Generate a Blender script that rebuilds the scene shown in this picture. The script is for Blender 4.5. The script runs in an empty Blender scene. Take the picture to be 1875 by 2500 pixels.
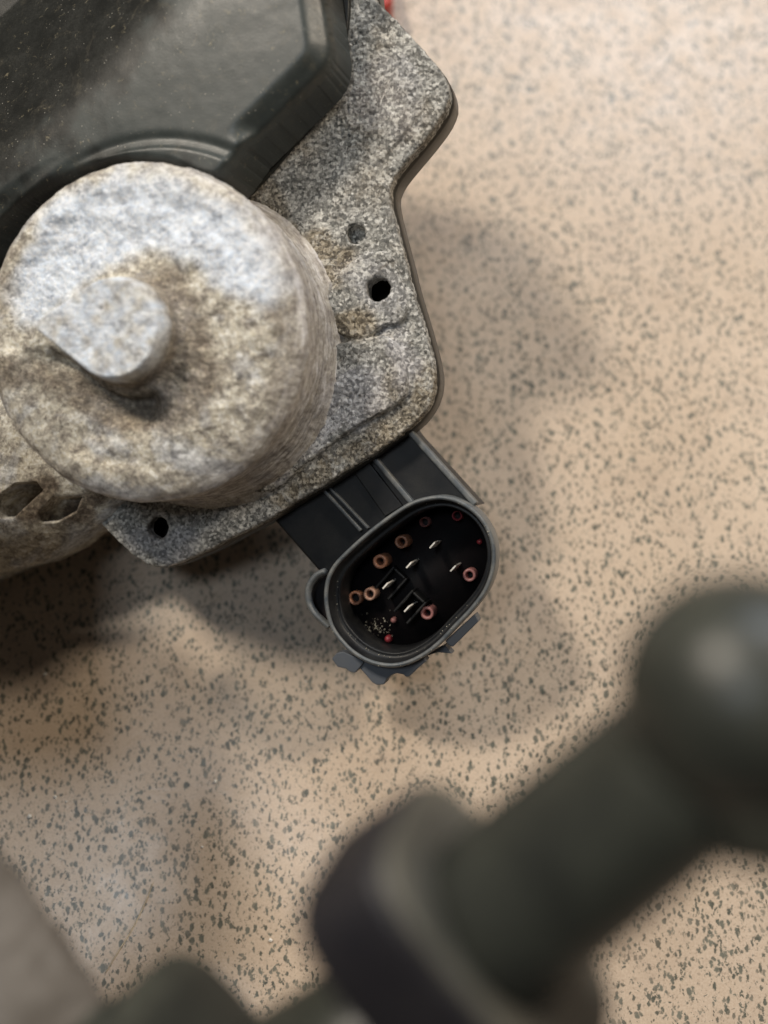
import bpy, bmesh, math, random
import numpy as np
from mathutils import Vector, Matrix

random.seed(7)
rng = np.random.default_rng(11)
sc = bpy.context.scene
sc.unit_settings.system = 'METRIC'
sc.unit_settings.scale_length = 0.01          # one unit is one centimetre
COL = sc.collection

# ------------------------------------------------------------------ camera
W, H = 1875.0, 2500.0
FPX = 2680.0                                   # focal length in photo pixels
TILT = math.radians(18.0)
CAMZ = 26.0
cam_d = bpy.data.cameras.new('camera')
cam = bpy.data.objects.new('camera', cam_d)
COL.objects.link(cam)
cam.location = (0, 0, CAMZ)
cam.rotation_euler = (TILT, 0, 0)
cam_d.sensor_fit = 'VERTICAL'
cam_d.sensor_height = 36.0
cam_d.sensor_width = 27.0
cam_d.lens = 36.0 * FPX / H
cam_d.clip_start = 0.1
cam_d.clip_end = 2000
cam_d.dof.use_dof = True
cam_d.dof.focus_distance = 23.3
APER = 0.62                                    # entrance pupil, cm
cam_d.dof.aperture_fstop = (cam_d.lens * 1e-3) / APER
sc.camera = cam

# ------------------------------------------------------------------ room light
sc.view_settings.view_transform = 'Standard'
sc.view_settings.look = 'None'
sc.view_settings.exposure = 0.0
sc.view_settings.gamma = 1.0
world = bpy.data.worlds.new('World')
sc.world = world
world.use_nodes = True
bg = world.node_tree.nodes['Background']
bg.inputs[0].default_value = (1.0, 0.93, 0.86, 1)
bg.inputs[1].default_value = 0.03


def area_light(name, loc, target, sx, sy, power, color):
    d = bpy.data.lights.new(name, 'AREA')
    d.shape = 'RECTANGLE'
    d.size, d.size_y = sx, sy
    d.energy = power
    d.color = color
    o = bpy.data.objects.new(name, d)
    COL.objects.link(o)
    o.location = loc
    o.rotation_euler = (Vector(target) - Vector(loc)).to_track_quat('-Z', 'Y').to_euler()
    return o


area_light('window_light', (32, 106, 90), (2, 10, 0), 56, 28, 62000, (0.84, 0.91, 1.0))
area_light('ceiling_lamp', (-46, 42, 84), (0, 6, 0), 13, 13, 65000, (1.0, 0.90, 0.77))
area_light('bench_lamp', (62, 48, 78), (2, 4, 0), 12, 12, 52000, (1.0, 0.86, 0.69))
area_light('ceiling_panel', (-20, -5, 96), (-20, -5, 0), 15, 15, 14000, (0.84, 0.92, 1.0))
sc.cycles.max_bounces = 8
sc.cycles.sample_clamp_indirect = 6

# ------------------------------------------------------------------ pixel -> place helpers
MC = Matrix.Translation((0, 0, CAMZ)) @ Matrix.Rotation(TILT, 4, 'X')


def ray(x, y):
    return Vector(((x - W / 2) / FPX, -(y - H / 2) / FPX, -1.0))


def on_table(x, y, z=0.0):
    d = MC.to_3x3() @ ray(x, y)
    t = (z - CAMZ) / d.z
    return Vector((0, 0, CAMZ)) + d * t


def at_depth(x, y, depth):
    return MC @ (ray(x, y) * depth)


# frame of the actuator: its own axis leans away from the table's normal
VP = (1582.0, 1130.0)
n_c = -ray(*VP).normalized()
x_c = (Vector((1, 0, 0)) - n_c * n_c.x).normalized()
y_c = n_c.cross(x_c)
o_c = ray(640, 950) * 23.6
MD = MC @ (Matrix.Translation(o_c) @ Matrix((x_c, y_c, n_c)).transposed().to_4x4())
MDi = MD.inverted()


def dev(x, y, h=0.0):
    """photo pixel -> local xy on the actuator's plane at height h"""
    o = MDi @ Vector((0, 0, CAMZ))
    d = MDi.to_3x3() @ (MC.to_3x3() @ ray(x, y))
    t = (h - o.z) / d.z
    p = o + d * t
    return (p.x, p.y)


def dpoly(pts, h=0.0):
    return np.array([dev(x, y, h) for x, y in pts])


# ------------------------------------------------------------------ numpy noise
def _hash(ix, iy, s):
    n = (ix.astype(np.int64) * 374761393 + iy.astype(np.int64) * 668265263 + s * 974634777) & 0x7fffffff
    n = ((n ^ (n >> 13)) * 1274126177) & 0x7fffffff
    n = (n ^ (n >> 16)) & 0xffff
    return n / 65535.0


def vnoise(x, y, cell, s=0):
    x = x / cell; y = y / cell
    ix = np.floor(x); iy = np.floor(y)
    fx = x - ix; fy = y - iy
    fx = fx * fx * (3 - 2 * fx); fy = fy * fy * (3 - 2 * fy)
    a = _hash(ix, iy, s); b = _hash(ix + 1, iy, s); c = _hash(ix, iy + 1, s); d = _hash(ix + 1, iy + 1, s)
    return (a + (b - a) * fx) * (1 - fy) + (c + (d - c) * fx) * fy - 0.5


def fbm(x, y, cell, s=0, o=4):
    r = 0; a = 1.0
    for k in range(o):
        r = r + a * vnoise(x + 3.1 * k, y - 7.7 * k, cell, s + k)
        a *= 0.5; cell *= 0.5
    return r


def beads(x, y, cell, s=0):
    x = x / cell; y = y / cell
    ix = np.floor(x); iy = np.floor(y)
    best = np.full(x.shape, 9.0)
    for a in (-1, 0, 1):
        for b in (-1, 0, 1):
            jx = ix + a + 0.15 + 0.7 * _hash(ix + a, iy + b, s)
            jy = iy + b + 0.15 + 0.7 * _hash(ix + a, iy + b, s + 5)
            rr = 0.6 + 0.8 * _hash(ix + a, iy + b, s + 9)
            best = np.minimum(best, ((x - jx) ** 2 + (y - jy) ** 2) / rr)
    return np.clip(1 - best, 0, 1)


def smooth(t):
    t = np.clip(t, 0, 1)
    return t * t * (3 - 2 * t)


def sdf(P, poly, nearest=False):
    """positive inside"""
    x, y = P[..., 0], P[..., 1]
    best = np.full(x.shape, 1e9)
    NX = np.zeros(x.shape); NY = np.zeros(x.shape)
    ins = np.zeros(x.shape, bool)
    n = len(poly)
    for i in range(n):
        ax, ay = poly[i]; bx, by = poly[(i + 1) % n]
        dx, dy = bx - ax, by - ay
        t = np.clip(((x - ax) * dx + (y - ay) * dy) / (dx * dx + dy * dy + 1e-12), 0, 1)
        q2 = (x - ax - t * dx) ** 2 + (y - ay - t * dy) ** 2
        if nearest:
            m = q2 < best
            NX[m] = (ax + t * dx)[m]; NY[m] = (ay + t * dy)[m]
        best = np.minimum(best, q2)
        c = ((ay > y) != (by > y)) & (x < (bx - ax) * (y - ay) / (by - ay + 1e-12) + ax)
        ins ^= c
    if nearest:
        return np.where(ins, 1, -1) * np.sqrt(best), NX, NY
    return np.where(ins, 1, -1) * np.sqrt(best)


def spline(pts, per=8, closed=True):
    pts = np.array(pts, float)
    n = len(pts); out = []
    for i in range(n if closed else n - 1):
        g = (lambda k: pts[k % n]) if closed else (lambda k: pts[min(max(k, 0), n - 1)])
        p0, p1, p2, p3 = g(i - 1), g(i), g(i + 1), g(i + 2)
        for k in range(per):
            t = k / per
            out.append(0.5 * ((2 * p1) + (-p0 + p2) * t + (2 * p0 - 5 * p1 + 4 * p2 - p3) * t * t + (-p0 + 3 * p1 - 3 * p2 + p3) * t ** 3))
    if not closed:
        out.append(pts[-1])
    return np.array(out)


def resample(poly, n):
    q = np.vstack([poly, poly[:1]])
    s = np.concatenate([[0], np.cumsum(np.hypot(*(q[1:] - q[:-1]).T))])
    t = np.linspace(0, s[-1], n, endpoint=False)
    return np.stack([np.interp(t, s, q[:, 0]), np.interp(t, s, q[:, 1])], 1)


def ccw(poly):
    a = np.sum(poly[:, 0] * np.roll(poly[:, 1], -1) - np.roll(poly[:, 0], -1) * poly[:, 1])
    return poly if a > 0 else poly[::-1].copy()


def inset(poly, d):
    """poly ccw; positive d moves inward"""
    t = np.roll(poly, -1, 0) - np.roll(poly, 1, 0)
    t /= np.hypot(*t.T)[:, None] + 1e-9
    return poly + np.stack([-t[:, 1], t[:, 0]], 1) * d


# ------------------------------------------------------------------ mesh helpers
def mesh_obj(name, verts, faces, mat, parent=None, smooth_on=True, loc=None):
    me = bpy.data.meshes.new(name)
    v = np.asarray(verts, dtype=np.float64)
    me.from_pydata(v.tolist(), [], faces if isinstance(faces, list) else faces.tolist())
    me.materials.append(mat)
    if smooth_on:
        me.polygons.foreach_set('use_smooth', [True] * len(me.polygons))
    me.update()
    o = bpy.data.objects.new(name, me)
    COL.objects.link(o)
    if parent is not None:
        o.parent = parent
    if loc is not None:
        o.location = loc
    return o


def tag(o, label=None, cat=None, group=None, kind=None):
    if label: o['label'] = label
    if cat: o['category'] = cat
    if group: o['group'] = group
    if kind: o['kind'] = kind
    return o


def empty(name, mat4):
    o = bpy.data.objects.new(name, None)
    COL.objects.link(o)
    o.matrix_world = mat4
    o.empty_display_size = 0.5
    return o


def relief(name, poly, holes, res, zfun, r, depth, mat, parent, edge_noise=0.0, wall=None, steps=8):
    """slab whose upper face is a dense relief; the rim is rounded by r, walls go down to -depth.
    wall(t, z) -> extra inward offset of the wall at fraction t down"""
    lo = poly.min(0) - 2 * res; hi = poly.max(0) + 2 * res
    gx = np.arange(lo[0], hi[0], res); gy = np.arange(lo[1], hi[1], res)
    X, Y = np.meshgrid(gx, gy, indexing='ij')
    P = np.stack([X, Y], -1)
    d, NX, NY = sdf(P, poly, True)
    for hpoly in holes:
        d = np.minimum(d, -sdf(P, hpoly))
    if edge_noise:
        d = d + edge_noise * (fbm(X, Y, 0.25, 31, 3) + 0.6 * vnoise(X, Y, 0.06, 77))
    g0, g1 = np.gradient(d, res)
    gl = np.hypot(g0, g1) + 1e-6
    keepv = d > -0.9 * res
    neg = np.clip(-d, 0, None)
    X2 = X + g0 / gl * neg; Y2 = Y + g1 / gl * neg
    if not edge_noise:
        X2 = np.where(d < 0, NX, X); Y2 = np.where(d < 0, NY, Y)
    dd = np.clip(d, 0, None)
    e = np.where(dd < r, -(r - np.sqrt(np.clip(r * r - (r - dd) ** 2, 0, None))), 0.0)
    Z = zfun(X2, Y2, dd) + e
    cell = keepv[:-1, :-1] & keepv[1:, :-1] & keepv[1:, 1:] & keepv[:-1, 1:]
    idx = -np.ones(X.shape, int)
    used = np.zeros(X.shape, bool)
    used[:-1, :-1] |= cell; used[1:, :-1] |= cell; used[1:, 1:] |= cell; used[:-1, 1:] |= cell
    idx[used] = np.arange(used.sum())
    V = np.stack([X2[used], Y2[used], Z[used]], 1)
    N = np.stack([g0[used] / gl[used], g1[used] / gl[used]], 1)
    F = np.stack([idx[:-1, :-1][cell], idx[1:, :-1][cell], idx[1:, 1:][cell], idx[:-1, 1:][cell]], 1)
    E = np.concatenate([F[:, [0, 1]], F[:, [1, 2]], F[:, [2, 3]], F[:, [3, 0]]])
    key = np.sort(E, 1); k = key[:, 0] * (len(V) + 1) + key[:, 1]
    u, inv, cnt = np.unique(k, return_inverse=True, return_counts=True)
    B = E[cnt[inv] == 1]
    bv = np.unique(B)
    mp = -np.ones(len(V), int); mp[bv] = np.arange(len(bv))
    base = len(V)
    allV = [V]; faces = [F]
    def dist_at(x, y):
        q = np.stack([x, y], -1); r_ = sdf(q, poly)
        for hpoly in holes: r_ = np.minimum(r_, -sdf(q, hpoly))
        return r_
    ev = 0.05
    bx, by = V[bv, 0], V[bv, 1]
    NB = np.stack([dist_at(bx + ev, by) - dist_at(bx - ev, by), dist_at(bx, by + ev) - dist_at(bx, by - ev)], 1)
    NB /= np.hypot(NB[:, 0], NB[:, 1])[:, None] + 1e-6
    N[bv] = NB
    prev = bv.copy()
    for s in range(1, steps + 1):
        t = s / steps
        nz = V[bv, 2] * (1 - t) + (-depth) * t
        off = wall(t, nz) if wall else 0.0
        rough = edge_noise * 0.6 * fbm(V[bv, 0] * 1.3 + nz * 5, V[bv, 1] * 1.3 - nz * 4, 0.18, 3, 2)
        W_ = np.stack([V[bv, 0] + N[bv, 0] * (off + rough), V[bv, 1] + N[bv, 1] * (off + rough), nz], 1)
        cur = base + np.arange(len(bv)); base += len(bv)
        allV.append(W_)
        a = prev[mp[B[:, 0]]]; b = prev[mp[B[:, 1]]]
        c = cur[mp[B[:, 1]]]; dd_ = cur[mp[B[:, 0]]]
        faces.append(np.stack([b, a, dd_, c], 1))
        prev = cur
    return mesh_obj(name, np.vstack(allV), np.vstack(faces), mat, parent)


def loft(name, loops, mat, parent, cap_first=False, cap_last=False):
    n = len(loops[0]); V = np.vstack(loops); F = []
    for k in range(len(loops) - 1):
        for i in range(n):
            j = (i + 1) % n
            F.append([k * n + i, k * n + j, (k + 1) * n + j, (k + 1) * n + i])
    if cap_first: F.append(list(range(n))[::-1])
    if cap_last: F.append([(len(loops) - 1) * n + i for i in range(n)])
    return mesh_obj(name, V, F, mat, parent)


def z3(poly, z):
    return np.hstack([poly, np.full((len(poly), 1), z)])


def prism(name, poly, z0, z1, bev, mat, parent, seg=3):
    """bevelled slab standing between z0 and z1"""
    poly = ccw(np.asarray(poly, float))
    bm = bmesh.new()
    vs = [bm.verts.new((x, y, z0)) for x, y in poly]
    f = bm.faces.new(vs)
    ext = bmesh.ops.extrude_face_region(bm, geom=[f])
    bmesh.ops.translate(bm, verts=[v for v in ext['geom'] if isinstance(v, bmesh.types.BMVert)], vec=(0, 0, z1 - z0))
    bmesh.ops.recalc_face_normals(bm, faces=bm.faces)
    if bev:
        bmesh.ops.bevel(bm, geom=list(bm.edges), offset=bev, segments=seg, profile=0.5, affect='EDGES', clamp_overlap=True)
    me = bpy.data.meshes.new(name); bm.to_mesh(me); bm.free()
    me.materials.append(mat)
    me.polygons.foreach_set('use_smooth', [True] * len(me.polygons))
    o = bpy.data.objects.new(name, me); COL.objects.link(o)
    if parent: o.parent = parent
    m = o.modifiers.new('edge', 'WEIGHTED_NORMAL'); m.keep_sharp = True
    return o


def bar(a, b, w):
    a = np.array(a); b = np.array(b); t = (b - a) / np.hypot(*(b - a)); nrm = np.array([-t[1], t[0]]) * w / 2
    return np.array([a - nrm, b - nrm, b + nrm, a + nrm])


def sweep(name, path, radii, mat, parent, seg=32, squash=1.0, caps=True):
    path = [Vector(p) for p in path]; loops = []
    up = Vector((0.1, 0.2, 1)).normalized()
    for i, p in enumerate(path):
        t = (path[min(i + 1, len(path) - 1)] - path[max(i - 1, 0)]).normalized()
        s = t.cross(up).normalized(); q = s.cross(t).normalized()
        loops.append(np.array([p + (s * math.cos(a) + q * math.sin(a) * squash) * radii[i] for a in [2 * math.pi * k / seg for k in range(seg)]]))
    return loft(name, loops, mat, parent, caps, caps)


# ------------------------------------------------------------------ materials
class NT:
    def __init__(self, name):
        self.m = bpy.data.materials.new(name); self.m.use_nodes = True
        self.t = self.m.node_tree; self.b = self.t.nodes['Principled BSDF']
        self.tc = self.t.nodes.new('ShaderNodeTexCoord')
        self.obj = self.tc.outputs['Object']

    def link(self, a, b): self.t.links.new(a, b)

    def put(self, sock, v):
        if isinstance(v, bpy.types.NodeSocket): self.link(v, sock)
        else: sock.default_value = v

    def mapping(self, scale=(1, 1, 1), loc=(0, 0, 0), rot=(0, 0, 0), vec=None):
        n = self.t.nodes.new('ShaderNodeMapping'); self.link(vec or self.obj, n.inputs[0])
        n.inputs['Scale'].default_value = scale; n.inputs['Location'].default_value = loc; n.inputs['Rotation'].default_value = rot
        return n.outputs[0]

    def noise(self, scale, detail=4, rough=0.5, dist=0.0, vec=None, out='Fac'):
        n = self.t.nodes.new('ShaderNodeTexNoise'); self.link(vec or self.obj, n.inputs['Vector'])
        n.inputs['Scale'].default_value = scale; n.inputs['Detail'].default_value = detail
        n.inputs['Roughness'].default_value = rough; n.inputs['Distortion'].default_value = dist
        return n.outputs[out]

    def voronoi(self, scale, vec=None, out='Distance', rand=1.0, feature='F1'):
        n = self.t.nodes.new('ShaderNodeTexVoronoi'); self.link(vec or self.obj, n.inputs['Vector'])
        n.feature = feature
        n.inputs['Scale'].default_value = scale; n.inputs['Randomness'].default_value = rand
        return n.outputs[out]

    def ramp(self, fac, stops, interp='LINEAR'):
        n = self.t.nodes.new('ShaderNodeValToRGB'); self.link(fac, n.inputs[0])
        cr = n.color_ramp; cr.interpolation = interp
        while len(cr.elements) < len(stops): cr.elements.new(0.5)
        for e, (p, c) in zip(cr.elements, stops):
            e.position = p
            e.color = (c, c, c, 1) if isinstance(c, (int, float)) else (*c, 1)
        return n.outputs[0]

    def mix(self, fac, a, b, mode='MIX'):
        n = self.t.nodes.new('ShaderNodeMix'); n.data_type = 'RGBA'; n.blend_type = mode
        self.put(n.inputs[0], fac)
        for s, v in ((n.inputs[6], a), (n.inputs[7], b)):
            if isinstance(v, bpy.types.NodeSocket): self.link(v, s)
            elif isinstance(v, (int, float)): s.default_value = (v, v, v, 1)
            else: s.default_value = (*v, 1)
        return n.outputs[2]

    def math(self, op, a, b=0.0, clamp=False):
        n = self.t.nodes.new('ShaderNodeMath'); n.operation = op; n.use_clamp = clamp
        self.put(n.inputs[0], a); self.put(n.inputs[1], b)
        return n.outputs[0]

    def bump(self, h, strength=0.5, dist=0.05, normal=None):
        n = self.t.nodes.new('ShaderNodeBump'); self.link(h, n.inputs['Height'])
        n.inputs['Strength'].default_value = strength; n.inputs['Distance'].default_value = dist
        if normal is not None: self.link(normal, n.inputs['Normal'])
        return n.outputs[0]

    def done(self, color, rough=0.5, metal=0.0, normal=None, spec=0.5, coat=0.0):
        self.put(self.b.inputs['Base Color'], color if isinstance(color, bpy.types.NodeSocket) else (*color, 1))
        self.put(self.b.inputs['Roughness'], rough); self.put(self.b.inputs['Metallic'], metal)
        self.b.inputs['Specular IOR Level'].default_value = spec
        if coat: self.b.inputs['Coat Weight'].default_value = coat; self.b.inputs['Coat Roughness'].default_value = 0.25
        if normal is not None: self.link(normal, self.b.inputs['Normal'])
        return self.m


def mat_table():
    k = NT('speckled_laminate')
    warp = k.noise(7, 3, 0.65, out='Color')
    v = k.mix(0.16, k.obj, warp, 'ADD')
    # flecks of two sizes, each kept only in part of the cells
    def flecks(scale, size, keep, stretch, rot):
        vec = k.mapping((1, stretch, 1), rot=(0, 0, rot), vec=v)
        d = k.voronoi(scale, vec)
        rnd = k.voronoi(scale, vec, 'Color')
        sep = k.t.nodes.new('ShaderNodeSeparateColor'); k.link(rnd, sep.inputs[0])
        edge = k.math('MULTIPLY', sep.outputs[1], size)
        m = k.math('MULTIPLY', k.math('SUBTRACT', edge, d), 7.0, True)
        on = k.math('LESS_THAN', sep.outputs[0], keep)
        return k.math('MULTIPLY', m, on)
    f1 = flecks(8.8, 0.60, 0.62, 0.6, 0.5)
    f2 = flecks(11.0, 0.62, 0.75, 0.6, 0.9)
    f3 = flecks(16.0, 0.55, 0.60, 1.0, 0.2)
    wv = k.mapping((1.0, 0.62, 1), rot=(0, 0, 0.6), vec=v)
    worm = k.ramp(k.noise(8.2, 3, 0.62, 0.4, vec=wv), [(0.61, 0.0), (0.635, 1.0)])
    patch = k.ramp(k.noise(0.9, 3, 0.6), [(0.3, 0.6), (0.6, 1.0)])
    ff = k.math('MAXIMUM', k.math('MAXIMUM', f1, worm), k.math('MULTIPLY', f2, patch))
    base = k.mix(k.ramp(k.noise(0.35, 4, 0.6), [(0.35, 0.0), (0.7, 1.0)]), (0.57, 0.462, 0.355), (0.61, 0.505, 0.405))
    base = k.mix(k.ramp(k.noise(20, 4, 0.7), [(0.38, 0.0), (0.66, 0.65)]), base, (0.45, 0.34, 0.25))
    base = k.mix(k.ramp(k.noise(33, 2, 0.7), [(0.55, 0.0), (0.7, 0.5)]), base, (0.68, 0.57, 0.46))
    fc = k.mix(k.ramp(k.noise(3.5, 3), [(0.35, 0.0), (0.65, 1.0)]), (0.06, 0.07, 0.058), (0.16, 0.165, 0.135))
    c = k.mix(k.math('MULTIPLY', f3, 0.5), base, (0.27, 0.21, 0.16))
    c = k.mix(k.math('MULTIPLY', ff, 0.93), c, fc)
    smear = k.ramp(k.noise(0.5, 6, 0.7, 0.8), [(0.5, 0.0), (0.72, 0.35)])
    c = k.mix(smear, c, (0.36, 0.28, 0.22))
    rough = k.ramp(k.noise(1.3, 5, 0.6), [(0.3, 0.24), (0.7, 0.36)])
    nrm = k.bump(k.noise(6, 4, 0.6), 0.15, 0.03)
    return k.done(c, rough, 0, nrm, 0.45)


def mat_casting(name, tint=0.0, streak=False, bright=1.0):
    """corroded cast aluminium; tint 0 = grey granular, 1 = mottled cream and brown"""
    k = NT(name)
    grain = k.noise(13, 6, 0.78)
    cells = k.voronoi(18, k.mix(0.04, k.obj, k.noise(12, 2, out='Color'), 'ADD'), out='Color')
    sep = k.t.nodes.new('ShaderNodeSeparateColor'); k.link(cells, sep.inputs[0])
    big = k.noise(0.75, 5, 0.62, 0.4)
    mid = k.noise(2.6 if tint < 0.5 else 3.6, 6, 0.72, 0.3)
    g = k.math('ADD', k.math('MULTIPLY', grain, 0.66), k.math('MULTIPLY', sep.outputs[0], 0.34))
    if tint < 0.5:
        c0 = k.ramp(g, [(0.30, (0.05, 0.052, 0.05)), (0.43, (0.18, 0.182, 0.172)), (0.55, (0.35, 0.348, 0.325)), (0.68, (0.74, 0.73, 0.69))])
        brown = k.ramp(g, [(0.30, (0.05, 0.038, 0.025)), (0.48, (0.18, 0.148, 0.105)), (0.68, (0.58, 0.52, 0.42))])
        c = k.mix(k.ramp(k.noise(0.55, 5, 0.65, 0.5), [(0.50, 0.0), (0.64, 0.8)]), c0, brown)
        white = k.ramp(mid, [(0.56, 0.0), (0.7, 0.7)])
        ox_sheen = k.t.nodes.new('ShaderNodeAttribute'); ox_sheen.attribute_name = 'oxide_sheen'
        ru = k.t.nodes.new('ShaderNodeAttribute'); ru.attribute_name = 'grime'
        soft = k.noise(6, 6, 0.75)
        c = k.mix(0.22, c, k.ramp(soft, [(0.34, (0.09, 0.09, 0.085)), (0.5, (0.25, 0.245, 0.23)), (0.66, (0.52, 0.51, 0.48))]))
        c = k.mix(k.math('MULTIPLY', ru.outputs['Fac'], 0.85), c, k.ramp(g, [(0.32, (0.055, 0.042, 0.028)), (0.5, (0.18, 0.148, 0.10)), (0.68, (0.44, 0.38, 0.28))]))
        c = k.mix(k.math('MULTIPLY', ox_sheen.outputs['Fac'], 0.6), c, k.ramp(g, [(0.32, (0.22, 0.22, 0.235)), (0.5, (0.42, 0.42, 0.45)), (0.68, (0.74, 0.74, 0.78))]))
        bl = k.noise(2.3, 8, 0.78, 0.6)
        c = k.mix(k.ramp(bl, [(0.52, 0.0), (0.64, 0.8)]), c, k.ramp(g, [(0.3, (0.28, 0.275, 0.26)), (0.6, (0.80, 0.79, 0.74))]))
        c = k.mix(k.ramp(bl, [(0.33, 0.75), (0.44, 0.0)]), c, k.ramp(g, [(0.32, (0.035, 0.032, 0.028)), (0.6, (0.15, 0.13, 0.10))]))
        c = k.mix(white, c, k.ramp(g, [(0.3, (0.2, 0.195, 0.18)), (0.65, (0.62, 0.60, 0.55))]))
    else:
        c0 = k.ramp(mid, [(0.30, (0.16, 0.142, 0.125)), (0.42, (0.34, 0.31, 0.265)), (0.54, (0.60, 0.56, 0.47)), (0.68, (0.86, 0.83, 0.73))])
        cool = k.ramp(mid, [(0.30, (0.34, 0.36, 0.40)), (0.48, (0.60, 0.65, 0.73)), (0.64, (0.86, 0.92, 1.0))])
        ox_sheen = k.t.nodes.new('ShaderNodeAttribute'); ox_sheen.attribute_name = 'oxide_sheen'
        ru = k.t.nodes.new('ShaderNodeAttribute'); ru.attribute_name = 'grime'
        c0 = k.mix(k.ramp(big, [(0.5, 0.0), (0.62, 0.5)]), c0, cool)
        fine = k.noise(4.5, 6, 0.7)
        br = k.ramp(fine, [(0.32, (0.085, 0.066, 0.05)), (0.5, (0.19, 0.155, 0.12)), (0.68, (0.40, 0.345, 0.26))])
        c = k.mix(ru.outputs['Fac'], c0, br)
        c = k.mix(ox_sheen.outputs['Fac'], c, k.mix(k.ramp(fine, [(0.4, 0.0), (0.6, 0.6)]), cool, (0.82, 0.90, 1.0)))  # pale oxide, its blue tint also standing in for window light
        c = k.mix(0.6, c, k.ramp(g, [(0.3, 0.25), (0.5, 0.52), (0.7, 0.9)]), 'OVERLAY')
    if streak:
        s = k.noise(1.0, 5, 0.65, vec=k.mapping((0.9, 0.9, 11)))
        sc_ = k.ramp(s, [(0.36, (0.20, 0.18, 0.175)), (0.5, (0.46, 0.43, 0.42)), (0.66, (0.78, 0.77, 0.80))])
        geo = k.t.nodes.new('ShaderNodeAttribute'); geo.attribute_name = 'side'
        c = k.mix(k.math('MULTIPLY', geo.outputs['Fac'], 0.62), c, sc_)
    if bright != 1.0:
        c = k.mix(1.0, c, bright, 'MULTIPLY')
    n1 = k.bump(k.noise(5, 5, 0.65), 0.45, 0.06)
    n2 = k.bump(grain, 0.7, 0.035, n1)
    rough = k.ramp(mid, [(0.3, 0.85), (0.7, 0.62)])
    return k.done(c, rough, 0.12, n2, 0.35)


def mat_plastic(name, col, rough=0.42, dust=0.35, dustcol=(0.16, 0.155, 0.13), speck=0.0, spec=0.5, scale=1.0, sheen=False):
    k = NT(name)
    d = k.noise(1.1 * scale, 6, 0.68, 0.3)
    fine = k.noise(22 * scale, 4, 0.7)
    m = k.math('MULTIPLY', k.ramp(d, [(0.38, 0.0), (0.72, 1.0)]), k.ramp(fine, [(0.35, 0.2), (0.65, 1.0)]))
    c = k.mix(k.math('MULTIPLY', m, dust), col, dustcol)
    if sheen:
        fa = k.t.nodes.new('ShaderNodeAttribute'); fa.attribute_name = 'oxide_sheen'
        c = k.mix(k.math('MULTIPLY', fa.outputs['Fac'], 0.55), c, k.mix(d, (0.040, 0.052, 0.052), (0.105, 0.122, 0.118)))  # grey window reflection mixed into the base colour
    if speck:
        sp = k.ramp(k.noise(5.5, 6, 0.75, 0.6), [(0.60, 0.0), (0.70, 0.8)])
        c = k.mix(k.math('MULTIPLY', sp, speck), c, (0.24, 0.21, 0.14))
        sm = k.ramp(k.noise(1.6, 7, 0.75, 1.2), [(0.56, 0.0), (0.72, 0.6)])
        c = k.mix(k.math('MULTIPLY', sm, fine), c, (0.16, 0.14, 0.10))
        sp2 = k.ramp(k.voronoi(9.0), [(0.07, 1.0), (0.13, 0.0)])
        sp2 = k.math('MULTIPLY', sp2, k.ramp(k.noise(2.2, 3), [(0.5, 0.0), (0.6, 1.0)]))
        c = k.mix(k.math('MULTIPLY', sp2, speck), c, (0.40, 0.38, 0.33))
    r = k.math('ADD', rough, k.math('MULTIPLY', m, 0.25))
    n = k.bump(k.noise(30 * scale, 3, 0.6), 0.12, 0.02)
    return k.done(c, r, 0, n, spec)


def mat_plain(name, col, rough=0.4, metal=0.0, var=0.25, scale=12):
    k = NT(name)
    dark = tuple(x * (1 - var) for x in col); lite = tuple(min(1, x * (1 + var)) for x in col)
    c = k.mix(k.ramp(k.noise(scale, 4, 0.6), [(0.35, 0.0), (0.65, 1.0)]), dark, lite)
    return k.done(c, rough, metal, k.bump(k.noise(scale * 2, 3), 0.15, 0.01))


M_table = mat_table()
M_plate = mat_casting('corroded_grey_casting', 0.0)
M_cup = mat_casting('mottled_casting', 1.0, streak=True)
M_arm = mat_casting('mottled_casting_arm', 1.0, bright=0.95)
M_cover = mat_plastic('dusty_black_cover', (0.010, 0.011, 0.010), 0.36, 0.16, (0.11, 0.115, 0.095), speck=0.9, spec=0.5, sheen=True)
M_back = mat_plastic('brown_black_back_cover', (0.030, 0.026, 0.022), 0.38, 0.4)
M_socket = mat_plastic('black_socket_plastic', (0.007, 0.0075, 0.009), 0.40, 0.22, (0.09, 0.09, 0.08), scale=1.6, spec=0.35)
M_rim = mat_plastic('grey_dusty_rim', (0.075, 0.088, 0.10), 0.38, 0.85, (0.30, 0.29, 0.26), scale=2.5)
M_floor = mat_plastic('black_socket_floor', (0.004, 0.004, 0.005), 0.55, 0.12, (0.07, 0.03, 0.03), scale=1.6, spec=0.2)
M_tab = mat_plastic('blue_grey_tab', (0.10, 0.115, 0.14), 0.5, 0.4, (0.16, 0.16, 0.15), scale=2.0)
M_fit = mat_plastic('matt_black_fitting', (0.028, 0.030, 0.026), 0.34, 0.8, (0.085, 0.092, 0.07), spec=0.5, scale=0.7)
M_pink = mat_plain('pink_seal', (0.34, 0.15, 0.14), 0.4)
M_copper = mat_plain('copper_seal', (0.38, 0.18, 0.11), 0.35)
M_tan = mat_plain('tan_seal', (0.45, 0.27, 0.20), 0.4)
M_red = mat_plain('deep_red_seal', (0.25, 0.03, 0.04), 0.4)
M_blade = mat_plain('tinned_blade', (0.90, 0.84, 0.76), 0.35, 0.0)
M_casing = mat_plastic('smooth_grey_brown_metal', (0.10, 0.088, 0.075), 0.55, 0.9, (0.27, 0.25, 0.23))
M_face = mat_plastic('lit_collar_face', (0.085, 0.082, 0.068), 0.5, 0.8, (0.19, 0.18, 0.15), scale=0.8)  # window light on the collar's end, put into a paler colour
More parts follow.
